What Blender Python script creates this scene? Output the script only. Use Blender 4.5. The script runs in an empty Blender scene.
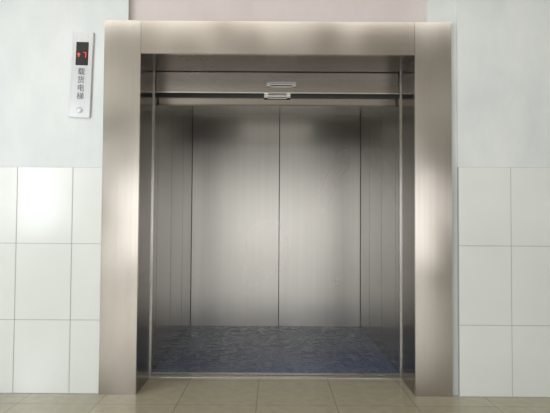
import bpy, bmesh, math
from mathutils import Vector, Matrix
S=bpy.context.scene
C=S.collection

# ---------- materials ----------
def mat(name, col, rough=0.5, metal=0.0, spec=0.5):
    m=bpy.data.materials.new(name); m.use_nodes=True
    b=m.node_tree.nodes['Principled BSDF']
    b.inputs['Base Color'].default_value=(*col,1)
    b.inputs['Roughness'].default_value=rough
    b.inputs['Metallic'].default_value=metal
    b.inputs['Specular IOR Level'].default_value=spec
    return m
def N(m,t,**k):
    n=m.node_tree.nodes.new(t)
    for a,v in k.items(): setattr(n,a,v)
    return n
def L(m,a,b): m.node_tree.links.new(a,b)
def noise(m,scale_vec,scale=1,detail=4,rough=.55,loc=(0,0,0)):
    tc=N(m,'ShaderNodeTexCoord'); mp=N(m,'ShaderNodeMapping')
    mp.inputs['Scale'].default_value=scale_vec; mp.inputs['Location'].default_value=loc
    L(m,tc.outputs['Object'],mp.inputs['Vector'])
    n=N(m,'ShaderNodeTexNoise'); n.inputs['Scale'].default_value=scale
    n.inputs['Detail'].default_value=detail; n.inputs['Roughness'].default_value=rough
    L(m,mp.outputs['Vector'],n.inputs['Vector']); return n
def ramp(m,src,p0,c0,p1,c1):
    r=N(m,'ShaderNodeValToRGB'); e=r.color_ramp.elements
    e[0].position=p0; e[0].color=(*c0,1); e[1].position=p1; e[1].color=(*c1,1)
    L(m,src,r.inputs['Fac']); return r
def mix(m,a,b,fac,mode='MIX'):
    x=N(m,'ShaderNodeMix',data_type='RGBA',blend_type=mode)
    x.inputs['Factor'].default_value=fac if not hasattr(fac,'links') else 0
    if hasattr(fac,'links'): L(m,fac,x.inputs['Factor'])
    L(m,a,x.inputs['A']); L(m,b,x.inputs['B']); return x.outputs['Result']

def steel(name,c0,c1,r0,r1,vertical=True,blot=1.2):
    m=mat(name,c0,r0,1.0)
    b=m.node_tree.nodes['Principled BSDF']
    sv=(55,55,.5) if vertical else (.5,55,55)
    n1=noise(m,sv,1,2); n2=noise(m,(1,1,.6),blot,1)
    a=ramp(m,n2.outputs['Fac'],.3,c0,.7,c1)
    g=ramp(m,n1.outputs['Fac'],.25,(.93,.93,.93),.75,(1,1,1))
    col=mix(m,a.outputs['Color'],g.outputs['Color'],1.0,'MULTIPLY')
    L(m,col,b.inputs['Base Color'])
    mr=N(m,'ShaderNodeMapRange'); mr.inputs['To Min'].default_value=r0; mr.inputs['To Max'].default_value=r1
    mr.inputs['From Min'].default_value=.3; mr.inputs['From Max'].default_value=.7
    L(m,n2.outputs['Fac'],mr.inputs['Value']); L(m,mr.outputs['Result'],b.inputs['Roughness'])
    return m

M_frame=steel('brushed_steel_frame',(.37,.34,.305),(.52,.485,.445),.15,.25,blot=2.4)
M_head=steel('brushed_steel_header',(.36,.32,.285),(.47,.43,.39),.15,.25,vertical=False,blot=2.4)
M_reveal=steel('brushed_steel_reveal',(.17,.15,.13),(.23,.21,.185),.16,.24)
M_soffit=steel('brushed_steel_soffit',(.09,.075,.06),(.13,.11,.09),.22,.3,vertical=False)  # frame steel darkened: underside shade and floor reflection put into the colour
M_door=steel('brushed_steel_door',(.32,.29,.265),(.38,.35,.325),.20,.28,vertical=False)
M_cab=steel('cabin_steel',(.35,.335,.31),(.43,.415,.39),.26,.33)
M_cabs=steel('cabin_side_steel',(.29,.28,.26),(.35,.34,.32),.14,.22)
M_bright=mat('polished_steel',(.62,.61,.59),.2,1.0)
M_dark=mat('dark_gap',(.02,.02,.02),.6)
M_black=mat('display_black',(.012,.01,.012),.15)
M_ink=mat('engraved_ink',(.05,.05,.06),.5)
M_red=mat('display_red',(.8,.05,.03),.4)
rb=M_red.node_tree.nodes['Principled BSDF']; rb.inputs['Emission Color'].default_value=(1,.06,.03,1); rb.inputs['Emission Strength'].default_value=.6

def paint(name,c0,c1):
    m=mat(name,c0,.5)
    n=noise(m,(1,1,.5),2.2,5,.6); r=ramp(m,n.outputs['Fac'],.35,c0,.68,c1)
    b=m.node_tree.nodes['Principled BSDF']; L(m,r.outputs['Color'],b.inputs['Base Color'])
    return m
M_paint=paint('wall_paint',(.57,.60,.605),(.68,.695,.69))
M_pink=paint('pink_plaster',(.56,.49,.475),(.62,.555,.54))
M_ceil=paint('ceiling_paint',(.6,.58,.53),(.64,.62,.57))
M_hall=paint('hall_paint',(.36,.33,.29),(.42,.39,.34))
M_tile=mat('white_wall_tile',(.74,.75,.73),.16)
n=noise(M_tile,(1,1,1),1.5,2); r=ramp(M_tile,n.outputs['Fac'],.3,(.65,.67,.65),.7,(.71,.725,.70))
L(M_tile,r.outputs['Color'],M_tile.node_tree.nodes['Principled BSDF'].inputs['Base Color'])
M_grout=mat('tile_grout',(.38,.38,.37),.8)

# floor
M_floor=mat('floor_tile',(.36,.32,.22),.07,spec=.7)
b=M_floor.node_tree.nodes['Principled BSDF']
tc=N(M_floor,'ShaderNodeTexCoord'); br=N(M_floor,'ShaderNodeTexBrick'); br.offset=0
br.inputs['Scale'].default_value=1; br.inputs['Brick Width'].default_value=.5; br.inputs['Row Height'].default_value=.5
br.inputs['Mortar Size'].default_value=.003; br.inputs['Color1'].default_value=(.40,.36,.255,1); br.inputs['Color2'].default_value=(.365,.325,.23,1)
br.inputs['Mortar'].default_value=(.25,.215,.155,1)
mp=N(M_floor,'ShaderNodeMapping'); mp.inputs['Location'].default_value=(.12,.18,0)
L(M_floor,tc.outputs['Object'],mp.inputs['Vector']); L(M_floor,mp.outputs['Vector'],br.inputs['Vector'])
n=noise(M_floor,(1,1,1),14,5); g=ramp(M_floor,n.outputs['Fac'],.3,(.85,.85,.85),.7,(1,1,1))
L(M_floor,mix(M_floor,br.outputs['Color'],g.outputs['Color'],1.0,'MULTIPLY'),b.inputs['Base Color'])

# cabin floor: worn blue sheet, scuffed by traffic
M_blue=mat('blue_vinyl',(.05,.08,.17),.3)
b=M_blue.node_tree.nodes['Principled BSDF']
n=noise(M_blue,(1,1,1),11,7,.7); n.inputs['Distortion'].default_value=1.0
r=ramp(M_blue,n.outputs['Fac'],.48,(.022,.052,.14),.66,(.22,.255,.32))
nl=noise(M_blue,(1,1,1),1.6,3); rl=ramp(M_blue,nl.outputs['Fac'],.42,(0,0,0),.58,(1,1,1))
plain=N(M_blue,'ShaderNodeRGB'); plain.outputs[0].default_value=(.022,.052,.14,1)
L(M_blue,mix(M_blue,plain.outputs[0],r.outputs['Color'],rl.outputs['Color']),b.inputs['Base Color'])
r2=ramp(M_blue,n.outputs['Fac'],.4,(.22,)*3,.65,(.40,)*3); L(M_blue,r2.outputs['Color'],b.inputs['Roughness'])

# ---------- mesh helpers ----------
def box(name,x0,x1,y0,y1,z0,z1,m,parent=None,bev=0.0):
    bm=bmesh.new(); bmesh.ops.create_cube(bm,size=1)
    cx,cy,cz=(x0+x1)/2,(y0+y1)/2,(z0+z1)/2
    for v in bm.verts:
        v.co=Vector((v.co.x*(x1-x0)+cx,v.co.y*(y1-y0)+cy,v.co.z*(z1-z0)+cz))
    if bev: bmesh.ops.bevel(bm,geom=bm.edges[:],offset=bev,segments=2,affect='EDGES')
    me=bpy.data.meshes.new(name); bm.to_mesh(me); bm.free(); me.materials.append(m)
    o=bpy.data.objects.new(name,me); C.objects.link(o)
    if parent: o.parent=parent
    return o
def multi(name,boxes,mats,parent=None,bev=0.0):
    bm=bmesh.new()
    for (x0,x1,y0,y1,z0,z1,mi) in boxes:
        t=bmesh.new(); bmesh.ops.create_cube(t,size=1)
        for v in t.verts:
            v.co=Vector((v.co.x*(x1-x0)+(x0+x1)/2,v.co.y*(y1-y0)+(y0+y1)/2,v.co.z*(z1-z0)+(z0+z1)/2))
        if bev and mi==0: bmesh.ops.bevel(t,geom=t.edges[:],offset=bev,segments=2,affect='EDGES')
        for f in t.faces: f.material_index=mi
        tm=bpy.data.meshes.new('t'); t.to_mesh(tm); t.free(); bm.from_mesh(tm); bpy.data.meshes.remove(tm)
    me=bpy.data.meshes.new(name); bm.to_mesh(me); bm.free()
    for m in mats: me.materials.append(m)
    o=bpy.data.objects.new(name,me); C.objects.link(o)
    if parent: o.parent=parent
    return o
def empty(name,loc=(0,0,0)):
    o=bpy.data.objects.new(name,None); C.objects.link(o); return o
def cyl(name,loc,r,d,m,parent,axis='Y',seg=32):
    bm=bmesh.new(); bmesh.ops.create_cone(bm,cap_ends=True,segments=seg,radius1=r,radius2=r,depth=d)
    R={'Y':Matrix.Rotation(math.pi/2,4,'X'),'X':Matrix.Rotation(math.pi/2,4,'Y'),'Z':Matrix()}[axis]
    bmesh.ops.transform(bm,matrix=Matrix.Translation(loc)@R,verts=bm.verts)
    me=bpy.data.meshes.new(name); bm.to_mesh(me); bm.free(); me.materials.append(m)
    o=bpy.data.objects.new(name,me); C.objects.link(o); o.parent=parent; return o

HW=.925; OT=2.28; FO=1.172; FT=2.505     # opening half width/top, frame outer
WY=.03                                   # wall plane
# ---------- front wall ----------
X0,X1,YB,H=-4.0,4.0,-8.0,3.3
multi('wall_front',[(X0,-1.02,WY,.40,0,H,0),(1.02,X1,WY,.40,0,H,0),(-1.02,1.02,.065,.40,2.40,H,1)],[M_paint,M_pink])
box('trim_1',1.217,X1,WY-.016,WY,1.522,H,M_paint)
def tiles(name,xs,yf,zs):
    bs=[]; g=.0020
    for i in range(len(xs)-1):
        for j in range(3):
            bs.append((xs[i]+g,xs[i+1]-g,yf,yf+.010,zs[j]+g,zs[j+1]-g,0))
    bs.append((xs[0],xs[-1],yf+.0025,WY,0,zs[-1],1))
    return multi(name,bs,[M_tile,M_grout],bev=.0012)
xs=[-FO-.002]+[-1.373-.373*k for k in range(0,8)]; xs=[x for x in xs if x>X0]+[X0]; xs=sorted(set(xs))
tiles('wall_tiling_left',xs,WY-.013,[0.0,.486,.995,1.508])
xs=[1.217]+[1.567+.373*k for k in range(0,7)]; xs=[x for x in xs if x<X1]+[X1]
tiles('wall_tiling_right',xs,WY-.029,[0.0,.470,.997,1.525])
# ---------- hall shell ----------
box('floor',X0,X1,YB,.385,-.1,0,M_floor)
box('ceiling',X0,X1,YB,.40,H,H+.1,M_ceil)
box('wall_right',X1,X1+.15,YB,.40,0,H,M_hall)
def wall_windows(name,axis,pos,a0,a1,wins,m):
    bs=[]; cur=a0
    def add(p,q,z0,z1):
        if axis=='Y': bs.append((p,q,pos-.15,pos,z0,z1,0))
        else: bs.append((pos-.15,pos,p,q,z0,z1,0))
    for (p,q,z0,z1) in wins:
        add(cur,p,0,H); add(p,q,0,z0); add(p,q,z1,H); cur=q
    add(cur,a1,0,H)
    multi(name,bs,[m])
wb=[(-3.6,-1.4,.12,2.4),(-1.15,1.15,.12,2.4),(1.4,3.6,.12,2.4)]  # unseen back openings, set low to bring reflected glow down the cabin wall
wl=[(-6.8,-4.6,.9,2.8),(-4.0,-1.8,.9,2.8)]
wall_windows('wall_back','Y',YB,X0,X1,wb,M_hall)
wall_windows('wall_left','X',X0,YB,.40,wl,M_hall)
M_wf=mat('window_frame_white',(.7,.7,.7),.4)
k=1
for ax,ws,pos in(('Y',wb,YB-.08),('X',wl,X0-.08)):
    for (p,q,z0,z1) in ws:
        bs=[]; t=.05; mid=(p+q)/2
        for (a,b_,c,d) in((p,p+t,z0,z1),(q-t,q,z0,z1),(mid-t/2,mid+t/2,z0,z1),(p,q,z0,z0+t),(p,q,z1-t,z1),(p,q,z1-.55,z1-.51)):
            bs.append((a,b_,pos-.02,pos+.02,c,d,0) if ax=='Y' else (pos-.02,pos+.02,a,b_,c,d,0))
        multi('window_%d'%k,bs,[M_wf]); k+=1

# ---------- elevator door surround ----------
fr=empty('elevator_door_frame')
RD=.40
box('jamb_left',-FO,-HW,0,WY+.01,0,FT,M_frame,fr,.002)
box('jamb_right',HW,FO,0,WY+.01,0,FT,M_frame,fr,.002)
box('header',-HW+.001,HW-.001,.0015,WY+.01,OT,FT,M_head,fr,.002)
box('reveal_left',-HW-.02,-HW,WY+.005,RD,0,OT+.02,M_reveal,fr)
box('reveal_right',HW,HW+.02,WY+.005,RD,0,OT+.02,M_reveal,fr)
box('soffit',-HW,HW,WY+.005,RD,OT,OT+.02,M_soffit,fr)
box('reveal_lip_left',-HW,-HW+.008,RD-.012,RD,0,OT,M_bright,fr,.001)
box('reveal_lip_right',HW-.008,HW,RD-.012,RD,0,OT,M_bright,fr,.001)

# ---------- lifting door (two panels, raised) with its guides ----------
def handle(p,x,y,z,w=.22,h=.042):
    bs=[(x-w/2,x+w/2,y-.006,y,z+h/2-.007,z+h/2,0),(x-w/2,x+w/2,y-.006,y,z-h/2,z-h/2+.007,0),
        (x-w/2,x-w/2+.03,y-.006,y,z-h/2,z+h/2,0),(x+w/2-.03,x+w/2,y-.006,y,z-h/2,z+h/2,0),
        (x-w/2+.03,x+w/2-.03,y-.002,y+.001,z-h/2+.007,z+h/2-.007,1),
        (x-w/2+.032,x+w/2-.032,y-.014,y-.004,z-.006,z+.006,0)]
    return multi('pull_handle',bs,[M_bright,M_ink],p,bev=.0015)
dr=empty('elevator_lifting_door')
box('outer_panel',-HW-.03,HW+.03,.42,.445,2.125,3.0,M_door,dr,.002)
box('outer_panel_lip',-HW-.03,HW+.03,.416,.449,2.118,2.126,M_bright,dr,.001)
box('inner_panel',-HW-.03,HW+.03,.475,.50,2.045,2.9,M_door,dr,.002)
box('panel_gap_seal',-HW-.03,HW+.03,.462,.475,2.095,2.125,M_dark,dr)  # dark strip standing in for the shade in the gap between panels
box('inner_panel_lip',-HW-.03,HW+.03,.470,.504,2.035,2.046,M_reveal,dr,.002)
handle(dr,.03,.42,2.185)
handle(dr,0.0,.460,2.105,.2,.036)
for s,nm in((-1,'left'),(1,'right')):
    a,b_=sorted((s*(HW+.002),s*(HW+.03)))
    box('guide_'+nm+'_channel',a,b_,.405,.413,0,2.9,M_dark,dr)
    box('guide_'+nm+'_rail',a,b_,.452,.468,0,2.9,M_bright,dr,.001)
multi('elevator_shaft_lining',[(-1.3,-.97,.402,.515,-.1,H,0),(.97,1.3,.402,.515,-.1,H,0)],[M_dark])
multi('elevator_door_sill',[(-.96,.96,.386,.44,-.06,.004,0),(-.96,.96,.455,.512,-.06,.004,0),(-.96,.96,.44,.455,-.06,-.015,1)],[M_bright,M_dark],bev=.001)

# ---------- cabin ----------
cb=empty('elevator_cabin')
CW=.94; CY0=.525; CY1=2.32; CH=2.35
box('cabin_floor',-CW-.03,CW+.03,CY0-.01,CY1+.03,-.08,0.0,M_blue,cb)
box('cabin_ceiling',-CW-.03,CW+.03,CY0,CY1+.03,CH,CH+.04,M_cabs,cb)
def panels_x(nm,x,s,cuts):
    for i in range(len(cuts)-1):
        a,b_=sorted((x,x+s*.025))
        box('%s_panel_%d'%(nm,i+1),a,b_,cuts[i]+.002,cuts[i+1]-.002,0.0,CH,M_cabs,cb,.002)
cuts=[CY0,.62,1.18,1.75,CY1]
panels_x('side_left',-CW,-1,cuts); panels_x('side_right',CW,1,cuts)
bc=[-CW,.035,CW]
for i in range(2):
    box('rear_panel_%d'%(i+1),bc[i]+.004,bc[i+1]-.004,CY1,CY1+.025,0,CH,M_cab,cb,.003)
multi('rear_backing',[(-CW-.03,CW+.03,CY1+.026,CY1+.04,-.05,CH,0),(-CW-.04,-CW-.026,CY0,CY1+.04,-.05,CH,0),(CW+.026,CW+.04,CY0,CY1+.04,-.05,CH,0)],[M_dark],cb)
M_lamp=mat('lamp_diffuser',(.9,.9,.85),.5)
lb=M_lamp.node_tree.nodes['Principled BSDF']; lb.inputs['Emission Color'].default_value=(1,.95,.85,1); lb.inputs['Emission Strength'].default_value=.9
box('cabin_lamp',-.45,.45,1.1,1.7,CH-.02,CH,M_lamp,cb)

# ---------- call panel ----------
cp=empty('elevator_call_panel')
px0,px1,pz0,pz1=-1.402,-1.257,1.845,2.430; py=WY-.014
M_plate=steel('call_panel_steel',(.42,.42,.425),(.50,.50,.505),.3,.4)
box('plate',px0,px1,py,WY,pz0,pz1,M_plate,cp,.004)
pc=(px0+px1)/2
box('display_window',pc-.042,pc+.042,py-.003,py+.002,2.20,2.36,M_black,cp,.002)
def poly(name,pts,y,m,d=.0015):
    bm=bmesh.new(); vs=[bm.verts.new((x,y,z)) for x,z in pts]; f=bm.faces.new(vs)
    r=bmesh.ops.extrude_face_region(bm,geom=[f]); bmesh.ops.translate(bm,verts=[v for v in r['geom'] if isinstance(v,bmesh.types.BMVert)],vec=(0,-d,0))
    bmesh.ops.recalc_face_normals(bm,faces=bm.faces)
    me=bpy.data.meshes.new(name); bm.to_mesh(me); bm.free(); me.materials.append(m)
    o=bpy.data.objects.new(name,me); C.objects.link(o); o.parent=cp
zc=2.27
poly('display_arrow',[(pc-.026,zc-.012),(pc-.018,zc-.012),(pc-.018,zc+.002),(pc-.010,zc+.002),(pc-.022,zc+.016),(pc-.034,zc+.002),(pc-.026,zc+.002)],py-.003,M_red)
multi('display_digit',[(pc+.010,pc+.028,py-.0045,py-.003,zc+.016,zc+.020,0),(pc+.024,pc+.028,py-.0045,py-.003,zc-.018,zc+.018,0)],[M_red],cp)
for i,ch in enumerate('载货电梯'):
    cu=bpy.data.curves.new('label_%d'%(i+1),'FONT'); cu.body=ch; cu.size=.052; cu.extrude=.0006; cu.align_x='CENTER'; cu.align_y='CENTER'
    cu.materials.append(M_ink)
    o=bpy.data.objects.new('label_%d'%(i+1),cu); C.objects.link(o); o.parent=cp
    o.location=(pc,py-.001,2.155-i*.056); o.rotation_euler=(math.pi/2,0,0)
cyl('call_button_ring',(pc,py-.002,1.895),.021,.006,M_bright,cp)
cyl('call_button',(pc,py-.005,1.895),.013,.006,M_plate,cp)
cz=(pz0+pz1)/2
cp.matrix_world=Matrix.Translation((pc,0,cz))@Matrix.Rotation(math.radians(1.6),4,'Y')@Matrix.Translation((-pc,0,-cz))

# ---------- hall lights ----------
def area(name,loc,rot,sx,sy,p,col,parent=None):
    l=bpy.data.lights.new(name,'AREA'); l.shape='RECTANGLE'; l.size=sx; l.size_y=sy; l.energy=p; l.color=col
    o=bpy.data.objects.new(name,l); o.location=loc; o.rotation_euler=rot; C.objects.link(o)
    if parent:o.parent=parent
    return o
lp=empty('ceiling_lamp')  # added unseen ceiling light, placed to keep its reflection off the steel
box('housing',-2.5,2.5,-1.75,-1.35,H-.05,H,M_wf,lp,.005)
area('tube',(0,-1.55,H-.055),(0,0,0),4.8,.35,34,(1,.98,.94),lp)
area('daylight_left',(X0-.3,-4.3,1.9),(0,-math.pi/2,0),2.0,5.0,380,(.90,.955,.985))
area('daylight_back',(0,YB-.3,1.3),(math.pi/2,0,0),7.4,2.4,180,(.985,.985,.98))  # added area light behind the unseen back openings, fills the hall and cabin

w=bpy.data.worlds.new('world'); S.world=w; w.use_nodes=True
nt=w.node_tree; bg=nt.nodes['Background']; sky=nt.nodes.new('ShaderNodeTexSky'); sky.sky_type='HOSEK_WILKIE'; sky.turbidity=5
sky.sun_direction=Vector((-.5,-.5,.7)).normalized()
nt.links.new(sky.outputs['Color'],bg.inputs['Color']); bg.inputs['Strength'].default_value=.6

cam=bpy.data.cameras.new('camera'); cam.sensor_width=36; cam.lens=520/550*36
co=bpy.data.objects.new('camera',cam); C.objects.link(co); S.camera=co
pitch=math.radians(1.80); roll=math.radians(.36)
Mx=Matrix.Translation((-.012,-3.475,1.142))@Matrix.Rotation(math.pi/2+pitch,4,'X')@Matrix.Rotation(roll,4,'Z')
co.matrix_world=Mx
S.view_settings.view_transform='Standard'
